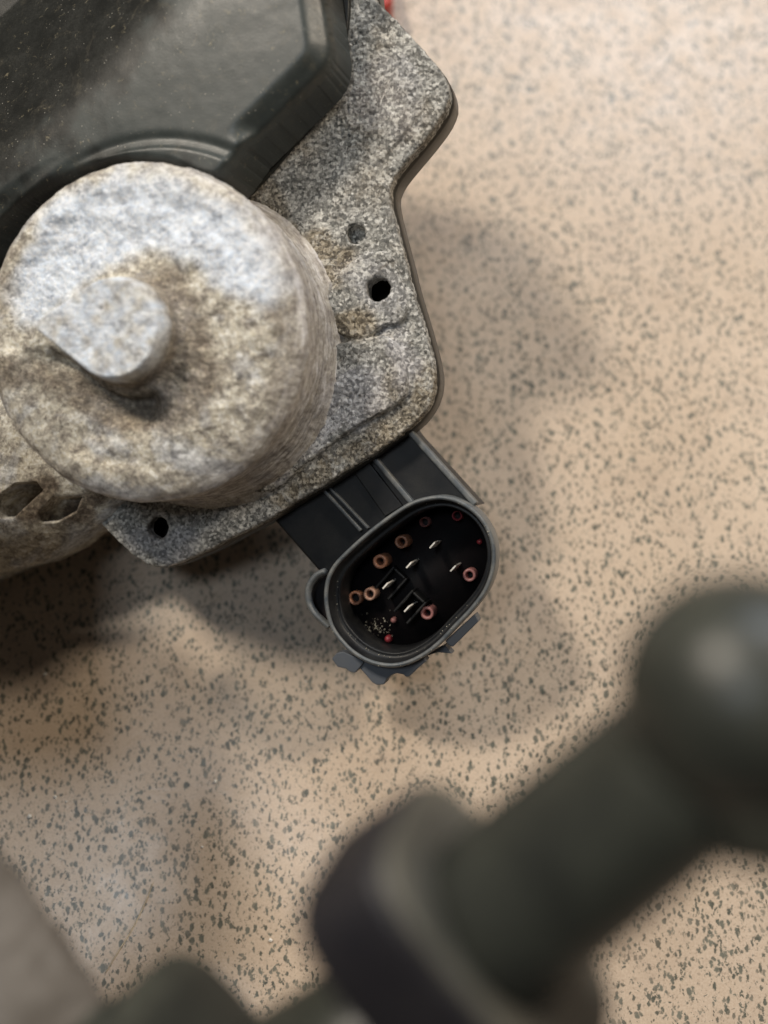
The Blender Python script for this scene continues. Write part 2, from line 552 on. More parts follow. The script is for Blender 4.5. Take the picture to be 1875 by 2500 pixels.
M_col = mat_plastic('worn_black_collar', (0.016, 0.015, 0.019), 0.42, 0.5, (0.055, 0.05, 0.048), scale=0.8)
M_dust = mat_plain('pale_grit', (0.50, 0.47, 0.38), 0.7)
M_crumb = mat_plain('white_crumb', (0.80, 0.78, 0.72), 0.5)
M_hair = mat_plain('pale_fibre', (0.62, 0.52, 0.38), 0.5)
M_tool = mat_plain('red_paint', (0.42, 0.035, 0.03), 0.35)

# ------------------------------------------------------------------ table
tb = mesh_obj('table_top', [(-70, -60, 0), (70, -60, 0), (70, 70, 0), (-70, 70, 0), (-70, -60, -3), (70, -60, -3), (70, 70, -3), (-70, 70, -3)],
              [[0, 1, 2, 3], [7, 6, 5, 4], [0, 4, 5, 1], [1, 5, 6, 2], [2, 6, 7, 3], [3, 7, 4, 0]], M_table, smooth_on=False)
tag(tb, 'beige speckled laminate table top under all the parts', kind='structure')

# ------------------------------------------------------------------ the actuator
act = empty('actuator', MD)
tag(act, 'corroded cast metal actuator with black plastic cover and oval plug socket', 'actuator')

plate_px = [(918, 0), (958, 38), (989, 72), (1023, 110), (1061, 152), (1087, 190), (1097, 222), (1095, 252), (1078, 287), (1040, 338),
            (998, 388), (968, 426), (954, 450), (951, 470), (954, 500), (962, 530), (974, 578), (989, 633), (1003, 692), (1017, 740), (1035, 800),
            (1052, 862), (1060, 898), (1062, 936), (1053, 977), (1031, 1014), (1004, 1042), (950, 1082), (903, 1115), (845, 1152),
            (795, 1184), (722, 1226), (666, 1262), (579, 1307), (506, 1345), (434, 1375), (408, 1384), (376, 1383), (338, 1365), (309, 1341),
            (270, 1302), (240, 1268), (200, 1200), (60, 1080), (-150, 900), (-260, 500), (-200, -150), (760, -170)]
plate_poly = ccw(resample(spline(dpoly(plate_px), 5), 220))
sh = lambda pts: ccw(dpoly(pts))


def circ_px(cx, cy, r, n=28, jag=0.0):
    return dpoly([(cx + r * (1 + jag * (random.random() - .5)) * math.cos(2 * math.pi * i / n), cy + r * (1 + jag * (random.random() - .5)) * math.sin(2 * math.pi * i / n)) for i in range(n)])


hole2 = ccw(circ_px(927, 708, 30, 26, 0.12))
hole3 = ccw(circ_px(386, 1288, 26, 26, 0.08))
hole1c = dev(870, 573)
boss2 = ccw(spline(dpoly([(800, 800), (815, 690), (850, 650), (890, 622), (930, 615), (965, 632), (983, 675), (1000, 745), (985, 790), (940, 800), (890, 830)]), 5))
pad3 = ccw(spline(dpoly([(700, 900), (800, 850), (890, 825), (955, 825), (990, 880), (1000, 950), (975, 990), (920, 1020), (850, 1062), (760, 1130), (680, 1195), (600, 1190), (560, 1050)]), 5))
lip_in = inset(resample(plate_poly, 260), 0.42)


def plate_z(X, Y, d):
    P = np.stack([X, Y], -1)
    z = 0.15 * smooth(sdf(P, boss2) / 0.07 + 0.3)
    z = np.maximum(z, 0.18 * smooth(sdf(P, pad3) / 0.09 + 0.3))
    up = smooth((Y - dev(900, 480)[1]) / 0.6)                      # the upper corner carries a low raised field
    z = z + 0.05 * up * smooth((d - 0.36) / 0.08)
    dh = np.hypot(X - hole1c[0], Y - hole1c[1]) + 0.03 * vnoise(X, Y, 0.08, 4)
    z = z + 0.035 * np.exp(-((dh - 0.24) / 0.06) ** 2)
    z = z - 0.30 * smooth((0.20 - dh) / 0.05 + 0.3)
    # corrosion: pits, swellings and sugar-like grains
    z = z + 0.05 * fbm(X, Y, 0.8, 3, 4)
    amp = 0.6 + 1.0 * np.clip(fbm(X, Y, 0.7, 50, 3) + 0.4, 0, 1)
    z = z + 0.030 * amp * beads(X, Y, 0.075, 1) + 0.022 * amp * beads(X, Y, 0.12, 8)
    z = z - 0.05 * np.clip(fbm(X, Y, 0.22, 90, 3) - 0.32, 0, 1)
    return z


plate = relief('flange_plate', plate_poly, [hole2, hole3], 0.026, plate_z, 0.07, 0.30, M_plate, act, edge_noise=0.03)


def paint(o, name, zones, h=0.1, soft=0.16):
    n = len(o.data.vertices); co = np.zeros(n * 3); o.data.vertices.foreach_get('co', co); co = co.reshape(-1, 3)
    tot = np.zeros(n)
    for q, (px, w) in enumerate(zones):
        v = sdf(co[:, :2], ccw(spline(dpoly(px, h), 4))) / soft + 2.0 * fbm(co[:, 0], co[:, 1], 0.45, 201 + 13 * q, 4)
        tot = np.maximum(tot, w * smooth(v * 0.5 + 0.5))
    a = o.data.attributes.new(name, 'FLOAT', 'POINT'); a.data.foreach_set('value', tot)


paint(plate, 'grime', [([(640, 500), (760, 560), (850, 620), (830, 680), (780, 700), (700, 640)], 1.0), ([(820, 770), (900, 765), (930, 800), (880, 830), (820, 820)], 1.0),
                       ([(1030, 870), (1065, 930), (1040, 1010), (960, 1075), (830, 1155), (700, 1235), (680, 1205), (800, 1120), (960, 1030), (1010, 960)], 0.9),
                       ([(560, 480), (640, 430), (700, 520), (640, 560)], 0.7)])
paint(plate, 'oxide_sheen', [([(760, 960), (900, 880), (960, 960), (900, 1020), (760, 1110), (640, 1200), (600, 1180)], 0.9), ([(820, 660), (900, 620), (980, 700), (960, 790), (900, 740)], 0.5),
                       ([(850, 180), (960, 120), (1040, 220), (980, 330), (860, 300)], 0.45), ([(940, 820), (990, 810), (1020, 900), (980, 960)], 0.9), ([(300, 1300), (500, 1300), (420, 1380)], 0.8)])

# plastic cover clamped under the plate
back_poly = inset(resample(plate_poly, 300), 0.015)
back_loops = []
for off, z in ((0.25, -0.27), (0.06, -0.28), (0.03, -0.31), (0.03, -0.36), (-0.015, -0.40), (-0.03, -0.44), (-0.03, -0.95), (0.02, -1.05), (0.3, -1.15)):
    back_loops.append(z3(inset(resample(plate_poly, 300), off), z))
loft('back_cover', back_loops[::-1], M_back, act, cap_first=True)

# ---- round housing cup
Hc = 2.8
cc = np.array(dev(335, 812, Hc - 0.15)); Rc = 0.5 * (np.hypot(*(np.array(dev(335, 396, Hc - 0.2)) - cc)) + np.hypot(*(np.array(dev(335, 1230, Hc - 0.2)) - cc)))
bossc = np.array(dev(269, 800, Hc + 0.8)); bossr = np.hypot(*(np.array(dev(269, 928, Hc + 0.8)) - bossc))
btip = np.array(dev(64, 792, Hc + 0.8))
dirt = btip - bossc; L = np.hypot(*dirt); dirt = dirt / L
ta = math.acos(min(0.999, bossr / L)); th0 = math.atan2(dirt[1], dirt[0])
btip = bossc + (btip - bossc) * 0.93
L *= 0.93; ta = math.acos(min(0.999, bossr / L))
side_ = np.array([-dirt[1], dirt[0]])
tear = [btip - side_ * 0.10 - dirt * 0.02, btip, btip + side_ * 0.10 - dirt * 0.02]
for a in np.linspace(th0 + ta, th0 + 2 * math.pi - ta, 40):
    tear.append(bossc + bossr * np.array([math.cos(a), math.sin(a)]))
tear = ccw(np.array(tear))

nth = 640
prof = []                                        # (radius factor, height) rings
rin = np.arange(0.012, Rc - 0.45, 0.028)
for r_ in rin: prof.append((r_, Hc, 0.0))
for a in np.linspace(0, math.pi / 2, 14)[0:]:
    prof.append((Rc - 0.45 + 0.45 * math.sin(a), Hc - 0.32 * (1 - math.cos(a)), 0.0 + 0.8 * (a / (math.pi / 2)) ** 2))
zz = np.linspace(Hc - 0.35, 0.55, 80)
for z in zz: prof.append((Rc - 0.05 * (Hc - z), z, 1.0))
rb = Rc - 0.05 * (Hc - 0.55)
for a in np.linspace(0, math.pi / 2, 16)[1:]:
    prof.append((rb + 0.45 * (1 - math.cos(a)), 0.55 - 0.63 * math.sin(a), 1.0 - 0.5 * a))
PR = np.array(prof)
TH = np.linspace(0, 2 * math.pi, nth, endpoint=False)
R = PR[:, 0][:, None] + 0 * TH[None]; Z = PR[:, 1][:, None] + 0 * TH[None]; S = PR[:, 2][:, None] + 0 * TH[None]
A = TH[None] + 0 * R
# the wall flares towards the lower right where it flows into the flange
fl = np.clip(np.cos(A - math.radians(-50)), 0, 1) ** 3
R = R + fl * smooth((1.3 - Z) / 1.5) * 0.30
X = cc[0] + R * np.cos(A); Y = cc[1] + R * np.sin(A)
P = np.stack([X, Y], -1)
top = (PR[:, 2] < 0.75)[:, None] & (R < Rc + 0.1)
dt = sdf(P, tear)
nz = fbm(X, Y, 0.9, 21, 4)
ztop = np.zeros_like(Z)
rr = R / Rc
ztop += -0.10 * smooth((0.86 - rr) / 0.12)                                # rim slightly proud
ztop += 0.16 * np.exp(-np.clip(-dt, 0, None) / 0.30) * (dt < 0) + 0.16 * (dt >= 0)   # fillet round the boss
ztop += 0.70 * smooth((dt + 0.11) / 0.18 + 0.0)
# ledge below the boss, lower left, with an undercut line
lg = P - bossc
ang = np.degrees(np.arctan2(lg[..., 1], lg[..., 0]))
sect = smooth((ang + 175) / 15) * smooth((-62 - ang) / 18)
dist = -dt
ztop += -0.26 * sect * np.exp(-((dist - 0.36) / 0.17) ** 2)
ztop += -0.20 * sect * smooth((1.0 - dist) / 0.4) * (dist > 0.25)
ztop += (0.10 * nz + 0.05 * fbm(X, Y, 0.25, 60, 3)) * (1 - 0.75 * smooth(dt / 0.05 + 0.8))
ztop += 0.016 * beads(X, Y, 0.10, 12)
sh_ = np.clip(np.cos(A - math.radians(-25)) * 0.65 + 0.45, 0, 1)              # softer shoulder on the worn side
Z = Z - 0.42 * sh_ * smooth((rr - 0.66) / 0.34) * smooth((Z - 1.2) / 1.2)
S = np.clip(S + np.where(top, 0.5 * sh_ * smooth((rr - 0.78) / 0.2), 0), 0, 1)
Z = Z + np.where(top, ztop * smooth((Rc - R + 0.02) / 0.25), 0)
u = A * Rc
wn = 0.045 * fbm(u, Z * 3.0, 0.5, 70, 4) + 0.02 * fbm(u * 0.5, Z * 9, 0.35, 75, 3) + 0.012 * beads(u, Z, 0.09, 14)
wn = wn * S + 0.02 * fbm(u, Z, 0.12, 15, 2)
wn *= smooth((rr - 0.85) / 0.12)
# seam at theta=0/2pi: fade the noise so both ends agree
seam = smooth(np.minimum(A, 2 * math.pi - A) / 0.05)
wn *= seam
X = X + wn * np.cos(A); Y = Y + wn * np.sin(A)
nr = len(PR)
V = np.stack([X.ravel(), Y.ravel(), Z.ravel()], 1)
ii = np.arange(nr - 1)[:, None] * nth + np.arange(nth)[None]
jj = np.arange(nr - 1)[:, None] * nth + (np.arange(nth)[None] + 1) % nth
F = np.stack([ii, ii + nth, jj + nth, jj], -1).reshape(-1, 4)
V = np.vstack([V, [[cc[0], cc[1], Z[0].mean()]]])
Fl = F.tolist() + [[len(V) - 1, i, (i + 1) % nth] for i in range(nth)]
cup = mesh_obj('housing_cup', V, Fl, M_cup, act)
at = cup.data.attributes.new('side', 'FLOAT', 'POINT')
at.data.foreach_set('value', np.append(S.ravel(), 0.0))


def zone(px, h, soft, seed):
    v = sdf(np.stack([X, Y], -1), ccw(spline(dpoly(px, h), 4))) / soft + 1.6 * fbm(X, Y, 0.7, seed, 4)
    return smooth(v * 0.5 + 0.5)


ox_sheen = zone([(110, 520), (290, 430), (480, 450), (620, 540), (690, 650), (650, 745), (560, 700), (470, 640), (330, 620), (200, 690), (90, 790), (30, 740)], Hc, 0.22, 101) * (1 - S)  # upper zone: whitish oxide with the cool window light painted in
ox_sheen = np.maximum(ox_sheen, smooth(dt / 0.05 + 0.9) * np.clip(0.72 + 1.0 * fbm(X, Y, 0.22, 190, 4), 0.2, 1.0))
gr = zone([(370, 660), (450, 700), (530, 830), (520, 960), (430, 1050), (290, 1060), (130, 980), (20, 960), (-80, 1030), (-80, 880), (60, 870), (260, 880)], Hc, 0.2, 131)
gr = np.maximum(gr, zone([(640, 640), (700, 700), (735, 850), (710, 1000), (650, 1080), (620, 1000), (660, 860)], Hc, 0.2, 151) * (1 - S))
gr = np.maximum(gr, zone([(-100, 620), (60, 580), (120, 640), (20, 760), (-100, 840)], Hc, 0.2, 171) * 0.6)
gr = 0.8 * gr * (1 - smooth(dt / 0.04 + 0.8))
for nm, arr in (('oxide_sheen', ox_sheen), ('grime', gr)):
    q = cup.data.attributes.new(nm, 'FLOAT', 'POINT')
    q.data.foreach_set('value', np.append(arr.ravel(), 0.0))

# ---- arm of the casting, lower left
arm_px = [(-260, 950), (-260, 1520), (-120, 1450), (0, 1399), (72, 1380), (135, 1351), (193, 1307), (241, 1274), (330, 1190), (380, 1100), (300, 900)]
arm_poly = ccw(dpoly(arm_px, 0.35))
pitA = sh([(50, 1230), (75, 1200), (105, 1180), (150, 1178), (160, 1195), (125, 1225), (85, 1262), (60, 1258)])
pitB = sh([(150, 1250), (185, 1212), (235, 1212), (215, 1245), (175, 1268), (150, 1268)])


def arm_z(X, Y, d):
    P = np.stack([X, Y], -1)
    z = 1.05 - 0.95 * np.clip(1 - d / 1.5, 0, 1) ** 2
    z = z - 0.7 * smooth(sdf(P, pitA) / 0.10 + 0.4) - 0.35 * smooth(sdf(P, pitB) / 0.10 + 0.4)
    z = z + 0.10 * fbm(X, Y, 0.8, 5, 4) + 0.02 * beads(X, Y, 0.09, 2)
    return z


arm = relief('housing_arm', arm_poly, [], 0.03, arm_z, 0.12, 1.0, M_arm, act, edge_noise=0.03)

paint(arm, 'grime', [([(40, 1235), (70, 1195), (105, 1170), (158, 1172), (168, 1200), (128, 1235), (85, 1272), (52, 1266)], 1.0),
                     ([(140, 1255), (180, 1205), (240, 1205), (222, 1250), (175, 1275)], 1.0)], h=0.6, soft=0.12)
# ---- black plastic cover, upper left
Hk = 1.9
cover_px = [(-300, -260), (740, -260), (768, -100), (782, 0), (792, 70), (795, 105), (786, 145), (762, 178), (700, 240), (640, 300), (590, 350),
            (560, 392), (530, 430), (499, 431), (461, 418), (407, 395), (325, 386), (271, 390), (190, 412), (108, 450), (0, 521), (-160, 660), (-300, 800)]
cover_poly = ccw(resample(spline(dpoly(cover_px, Hk), 6), 240))
la = np.array(dev(428, 0, Hk)); lb = np.array(dev(0, 395, Hk))
ld = (lb - la) / np.hypot(*(lb - la)); ln = np.array([-ld[1], ld[0]])
if np.dot(np.array(dev(0, 0, Hk)) - la, ln) < 0: ln = -ln
la2 = np.array(dev(250, -60, Hk))


def cover_z(X, Y, d):
    s = (X - la[0]) * ln[0] + (Y - la[1]) * ln[1]
    s = s + 0.15 * vnoise(X, Y, 1.5, 2)
    z = Hk - 0.45 * np.minimum(0.25 * np.log1p(np.exp(np.clip(s / 0.25, -30, 30))), 3.5)
    rc = np.hypot(X - cc[0], Y - cc[1])
    g = rc - (Rc + 0.45)
    z = z + 0.05 * smooth(-(g) / 0.08 + 0.5) - 0.04 * np.exp(-((g - 0.18) / 0.1) ** 2)
    z = z - 0.24 * smooth((0.45 - d) / 0.45) * smooth((g - 0.35) / 0.5)
    z = z + 0.006 * fbm(X, Y, 0.4, 9, 3)
    return z


cover = relief('plastic_cover', cover_poly, [], 0.04, cover_z, 0.13, -0.32, M_cover, act, wall=lambda t, z: -0.04 - 0.05 * t, steps=10)
paint(cover, 'oxide_sheen', [([(470, -60), (860, -60), (860, 120), (800, 260), (600, 460), (480, 400), (420, 380), (250, 350), (100, 430), (-150, 640), (-200, 560), (0, 420), (150, 320), (300, 200), (400, 60)], 1.0)], h=Hk, soft=0.5)  # zone of the painted sheen; the upper-left slope stays black
# unseen cylinder added at the left to shade the lower-left table
MB0 = MDi @ Vector((-10.7, 1.6, 7.6)); MB1 = MDi @ Vector((-11.0, 8.0, 8.0))
mdir = (MB1 - MB0).normalized()
sweep('shadow_blocker', [MB0, MB0 + mdir * 0.25, MB0 + mdir * 0.5] + [MB0.lerp(MB1, t) for t in (0.1, 0.5, 0.9)] + [MB1], [2.4, 3.1, 3.3, 3.35, 3.35, 3.35, 3.0], M_back, act, seg=56)
# foot flange of that cover beside the plate
foot_px = [(700, -200), (845, -200), (853, 0), (846, 90), (838, 152), (829, 215), (764, 300), (697, 378), (632, 452), (588, 478), (480, 430), (600, 150)]
prism('cover_foot', resample(spline(dpoly(foot_px, 0.22), 6), 90), 0.03, 0.22, 0.05, M_cover, act)

# ---- neck of the plug socket
Zn = -0.62
OVAL = [(385, 1110), (402, 1000), (455, 900), (560, 792), (690, 678), (830, 572), (960, 490), (1080, 450), (1200, 442), (1320, 478), (1435, 560),
           (1515, 680), (1548, 810), (1540, 950), (1490, 1090), (1400, 1215), (1290, 1330), (1180, 1445), (1070, 1530), (950, 1588), (830, 1606),
           (700, 1582), (585, 1520), (500, 1440), (430, 1340), (395, 1225)]
oval0 = ccw(resample(spline(dpoly([(650 + 0.3617 * a_, 1050 + 0.3617 * b_) for a_, b_ in OVAL], 0.0), 8), 160))
na, nb_ = np.array(dev(784, 1401, Zn)), np.array(dev(1168, 1236, Zn))
ia = int(np.argmin(np.hypot(*(oval0 - na).T))); ib = int(np.argmin(np.hypot(*(oval0 - nb_).T)))
oin = inset(oval0, 0.05)
seq = []
k_ = ia
while k_ != ib:
    seq.append(k_); k_ = (k_ - 1) % 160
neck = np.vstack([dpoly([(630, 1180), (662, 1262)], Zn), [na], oin[seq[2:-2:3]], [nb_], dpoly([(1010, 1062), (940, 960)], Zn)])
neck_o = prism('socket_neck', neck, Zn - 1.15, Zn, 0.06, M_socket, act)


def rib(p, q, w, h=0.16, name='rib'):
    a = dev(*p, Zn + h); b = dev(*q, Zn + h)
    return prism(name, bar(a, b, w), Zn - 0.05, Zn + h, min(w * 0.3, 0.05), M_rim if w < 0.2 else M_socket, neck_o)


rib((756, 1160), (880, 1296), 0.075)
rib((780, 1166), (898, 1290), 0.055, 0.12)
rib((884, 1085), (1004, 1228), 0.115)
rib((986, 1040), (1160, 1232), 0.13, 0.20)
prism('step', dpoly([(840, 1120), (880, 1100), (985, 1235), (940, 1262)], Zn + 0.05), Zn - 0.02, Zn + 0.07, 0.03, M_socket, neck_o)

# ---- oval socket shell
r1 = lambda x, y: (650 + 0.3617 * x, 1050 + 0.3617 * y)
Zr = 0.0
oval = ccw(resample(spline(dpoly([r1(*p) for p in OVAL], Zr), 8), 160))
secs = [(0.45, -1.95), (0.30, -1.85), (0.16, -0.75), (0.02, -0.68), (0.0, -0.62), (0.0, -0.05), (0.012, -0.018), (0.035, 0.0), (0.065, 0.0),
        (0.085, -0.018), (0.095, -0.05), (0.115, -0.42), (0.20, -0.46), (0.22, -0.44), (0.245, -0.46), (0.255, -0.52), (0.27, -1.38)]
shell = loft('socket_shell', [z3(inset(oval, o), z) for o, z in secs], M_rim, act, cap_first=True)
shell.data.materials.append(M_socket)
n_ = len(oval)
for i, p in enumerate(shell.data.polygons):
    k_ = i // n_
    if k_ >= 10: p.material_index = 1
Zf = -1.36
fl_o = loft('socket_floor', [z3(inset(oval, 0.26), Zf - 0.3), z3(inset(oval, 0.26), Zf)], M_floor, shell, cap_last=True)


def tube_mesh(ro, ri, h, seg=28):
    loops = []
    for r_, z in ((ro, 0), (ro, h - 0.02), (ro - 0.012, h), (ri + 0.015, h), (ri, h - 0.02), (ri, 0.02)):
        loops.append(np.array([(r_ * math.cos(2 * math.pi * i / seg), r_ * math.sin(2 * math.pi * i / seg), z) for i in range(seg)]))
    return loops


tubes = [(1065, 622, 0.118, 0.086, M_pink, 0.30), (1287, 578, 0.125, 0.080, M_red, 0.25), (910, 755, 0.155, 0.085, M_copper, 0.50), (765, 888, 0.170, 0.085, M_copper, 0.55),
         (697, 1108, 0.155, 0.085, M_tan, 0.40), (598, 1135, 0.170, 0.10, M_copper, 0.25), (1370, 980, 0.155, 0.080, M_pink, 0.35), (1085, 1236, 0.160, 0.080, M_pink, 0.45)]
for (x, y, ro, ri, m, h) in tubes:
    px, py = dev(*r1(x, y), Zf + h)
    ro *= 0.92
    t = loft('contact_tube', tube_mesh(ro, ri, h), m, shell)
    t.location = (px, py, Zf)
    cap = mesh_obj('plug', np.vstack([[0, 0, 0.03], [(ri * math.cos(2 * math.pi * i / 24), ri * math.sin(2 * math.pi * i / 24), 0.03) for i in range(24)]]),
                   [[0, 1 + i, 1 + (i + 1) % 24] for i in range(24)], M_floor, None)
    # join the dark bore floor into the tube so it stays one piece
    bm = bmesh.new(); bm.from_mesh(t.data); nb = len(bm.faces); bm.from_mesh(cap.data)
    t.data.materials.append(M_floor)
    bm.faces.ensure_lookup_table()
    for f in bm.faces[nb:]: f.material_index = 1
    bm.to_mesh(t.data); bm.free(); bpy.data.objects.remove(cap)
for (x, y, rd, m) in [(1437, 755, 0.06, M_red), (856, 1285, 0.065, M_pink), (820, 1412, 0.08, M_red), (686, 806, 0.08, M_copper)]:
    px, py = dev(*r1(x, y), Zf + 0.15)
    lp = []
    for a in np.linspace(0, math.pi / 2 - 0.05, 6):
        lp.append(np.array([(rd * math.cos(a) * math.cos(t_), rd * math.cos(a) * math.sin(t_), 0.10 + rd * math.sin(a)) for t_ in np.linspace(0, 2 * math.pi, 16, endpoint=False)]))
    lp.insert(0, lp[0] * [1, 1, 0])
    o = loft('seal_nub', lp, m, shell, cap_last=True); o.location = (px, py, Zf)

blade_d = np.array(dev(*r1(1140, 755))) - np.array(dev(*r1(1100, 800)))
blade_d /= np.hypot(*blade_d)
for (x, y, h) in [(1120, 778, 0.75), (962, 912, 0.80), (1260, 935, 0.72), (803, 1052, 0.82), (948, 1208, 0.85)]:
    c = np.array(dev(*r1(x, y), Zf + h))
    o = prism('blade_pin', bar(-blade_d * 0.085, blade_d * 0.085, 0.036), 0, h, 0.005, M_blade, shell, seg=1)
    o.location = (c[0], c[1], Zf)
    if y < 1000: continue
    nrm = np.array([-blade_d[1], blade_d[0]])
    a = c - blade_d * 0.20 - nrm * 0.15
    for q, (u0, v0, u1, v1) in enumerate([(-0.32, -0.22, 0.32, -0.16), (-0.32, 0.16, 0.32, 0.22), (0.26, -0.155, 0.32, 0.155)]):
        pts = [c + blade_d * uu + nrm * vv for uu, vv in ((u0, v0), (u1, v0), (u1, v1), (u0, v1))]
        prism('blade_guard', np.array(pts), Zf - 0.01, Zf + (0.55 if y > 1200 else 0.28), 0.015, M_socket, shell, seg=1)

# loop on the left of the shell
loop_pts = [(400, 955), (340, 985), (295, 1045), (282, 1110), (292, 1175), (325, 1235), (375, 1285), (425, 1330)]
lp2 = spline(np.array([dev(*r1(*p), -0.25) for p in loop_pts]), 6, closed=False)
sweep('latch_loop', [(x, y, -0.28) for x, y in lp2], [0.08] * len(lp2), M_rim, shell, seg=14, squash=2.0)
prism('latch_web', dpoly([r1(*p) for p in [(400, 980), (345, 1010), (310, 1070), (305, 1120), (320, 1190), (370, 1250), (410, 1290), (430, 1150)]], -0.6), -0.8, -0.6, 0.02, M_floor, shell, seg=1)


def tab(pts, z0, z1, m=None, name='latch_tab'):
    return prism(name, dpoly([r1(*p) for p in pts], z1), z0, z1, 0.025, m or M_tab, shell, seg=2)


tab([(440, 1545), (475, 1505), (520, 1495), (630, 1545), (660, 1570), (600, 1640), (560, 1632), (540, 1612), (480, 1600)], -0.75, -0.38)
tab([(600, 1575), (650, 1552), (840, 1600), (1060, 1530), (1080, 1560), (1010, 1620), (965, 1665), (940, 1668), (925, 1650), (880, 1642), (845, 1655), (815, 1680),
     (795, 1718), (745, 1722), (715, 1705), (660, 1640)], -0.85, -0.45)
tab([(1205, 1425), (1240, 1462), (1262, 1462), (1432, 1292), (1420, 1262), (1408, 1240)], -0.7, -0.30)
tab([(1060, 1530), (1205, 1450), (1255, 1510), (1160, 1500), (1100, 1520)], -0.95, -0.60)

# grit lying in the socket: nobody could count it
gv, gf = [], []
def grit(cx, cy, z, s):
    b = len(gv)
    pts = [Vector((random.gauss(0, 1), random.gauss(0, 1), random.gauss(0, 1))).normalized() * s * random.uniform(.6, 1.2) for _ in range(4)]
    base = [Vector((1, 1, 1)), Vector((-1, -1, 1)), Vector((-1, 1, -1)), Vector((1, -1, -1))]
    for q, p in zip(base, pts): gv.append(tuple(Vector((cx, cy, z)) + q * s * 0.6 + p * 0.4))
    gf.extend([[b, b + 1, b + 2], [b, b + 3, b + 1], [b, b + 2, b + 3], [b + 1, b + 3, b + 2]])
for _ in range(70):
    x, y = random.gauss(735, 55), random.gauss(1345, 50)
    cx, cy = dev(*r1(x, y), Zf); grit(cx, cy, Zf + 0.01, random.uniform(0.008, 0.024))
for _ in range(120):                      # along the ledge, lower side
    i = int(random.gauss(0, 1) * 18) % n_
    t = random.random()
    a = random.uniform(0.0, 1.0)
    k_ = random.choice([p for p in range(n_)])
    q = inset(oval, random.uniform(0.12, 0.19))[k_]
    if q[1] < oval[:, 1].mean() or random.random() < 0.12:
        grit(q[0], q[1], -0.44, random.uniform(0.006, 0.018))
for _ in range(26):
    k_ = random.randrange(n_); q = inset(oval, random.uniform(0.02, 0.08))[k_]
    grit(q[0], q[1], 0.005, random.uniform(0.006, 0.014))
g = mesh_obj('grit', gv, gf, M_dust, shell, smooth_on=False); g['kind'] = 'stuff'

# ------------------------------------------------------------------ blurred fitting close to the lens
DF = 10.4
U7 = 0.7083 * DF / FPX
phi = math.radians(24)
ax_c = Vector((0.762 * math.cos(phi), 0.648 * math.cos(phi), math.sin(phi))).normalized()
yy_c = (Vector((-0.648, 0.762, 0)) - ax_c * Vector((-0.648, 0.762, 0)).dot(ax_c)).normalized()
zz_c = ax_c.cross(yy_c)
c0 = ray(1240, 2210) * DF
MF = MC @ (Matrix.Translation(c0) @ Matrix((ax_c, yy_c, zz_c)).transposed().to_4x4())
fit = empty('pipe_fitting', MF)
tag(fit, 'blurred black plastic pipe fitting with rounded head and square collar in front', 'pipe fitting')


def ring_tube(name, prof, mat, parent, y0=0.0, seg=48):
    loops = [np.array([(x, y0 + r_ * math.cos(a), r_ * math.sin(a)) for a in np.linspace(0, 2 * math.pi, seg, endpoint=False)]) for x, r_ in prof]
    return loft(name, loops, mat, parent, True, True)


MFi = MF.inverted()
rt = 318 * U7


def fit_at(x, y, zf=0.0):
    """photo pixel -> point of the fitting's own plane z = zf"""
    o = MFi @ Vector((0, 0, CAMZ)); d = MFi.to_3x3() @ (MC.to_3x3() @ ray(x, y))
    return o + d * ((zf - o.z) / d.z)


u1, u2 = fit_at(1139, 2059, -0.25), fit_at(1522, 1747, -0.25)
l1, l2 = fit_at(1394, 2385, -0.25), fit_at(1700, 2128, -0.25)


def edge_y(a, b, x):
    return a.y + (b.y - a.y) * (x - a.x) / (b.x - a.x)


loops = []
T = fit_at(978, 1972, -0.25); Lc = fit_at(780, 2116, -0.25)
for x in np.linspace(T.x - 0.1, T.x + 5.6, 14):
    xx = min(x, u2.x + 0.6)
    yu, yl = edge_y(u1, u2, xx), edge_y(l1, l2, xx)
    yc_, r_ = (yu + yl) / 2, (yu - yl) / 2 + 0.05
    yc_ += 0.05
    loops.append(np.array([(x, yc_ + r_ * math.cos(a), -0.25 + r_ * math.sin(a)) for a in np.linspace(0, 2 * math.pi, 48, endpoint=False)]))
loft('pipe', loops, M_fit, fit, True, True)
# rounded head
hd = []
hr = 368 * U7
for a in np.linspace(-math.pi / 2 + 0.08, math.pi / 2 - 0.08, 24):
    hd.append((math.sin(a) * hr, math.cos(a) * hr))
head = ring_tube('rounded_head', hd, M_fit, fit)
head.location = MF.inverted() @ at_depth(1812, 1690, 9.2)
# side branch leaving to the right
br = ring_tube('branch', [(0, rt * 0.8), (1.4, rt * 0.82), (3.0, rt * 0.85)], M_fit, fit)
br.location = (900 * U7, -0.05, 0); br.rotation_euler = (0, 0, math.radians(-40))


def rbox(name, x0, x1, hy, hz, bev, mat, parent, yc=0.0, zc=0.0):
    o = prism(name, [(-hy, -hz), (hy, -hz), (hy, hz), (-hy, hz)], x0, x1, bev, mat, parent, seg=4)
    # local (x,y,z) of the prism -> (y,z,x) of the fitting
    o.data.transform(Matrix(((0, 0, 1, 0), (1, 0, 0, yc), (0, 1, 0, zc), (0, 0, 0, 1))))
    return o


ytop = (T.y + Lc.y) / 2; ycol = (u1.y + l1.y) / 2 - 0.12; RC = ytop - ycol


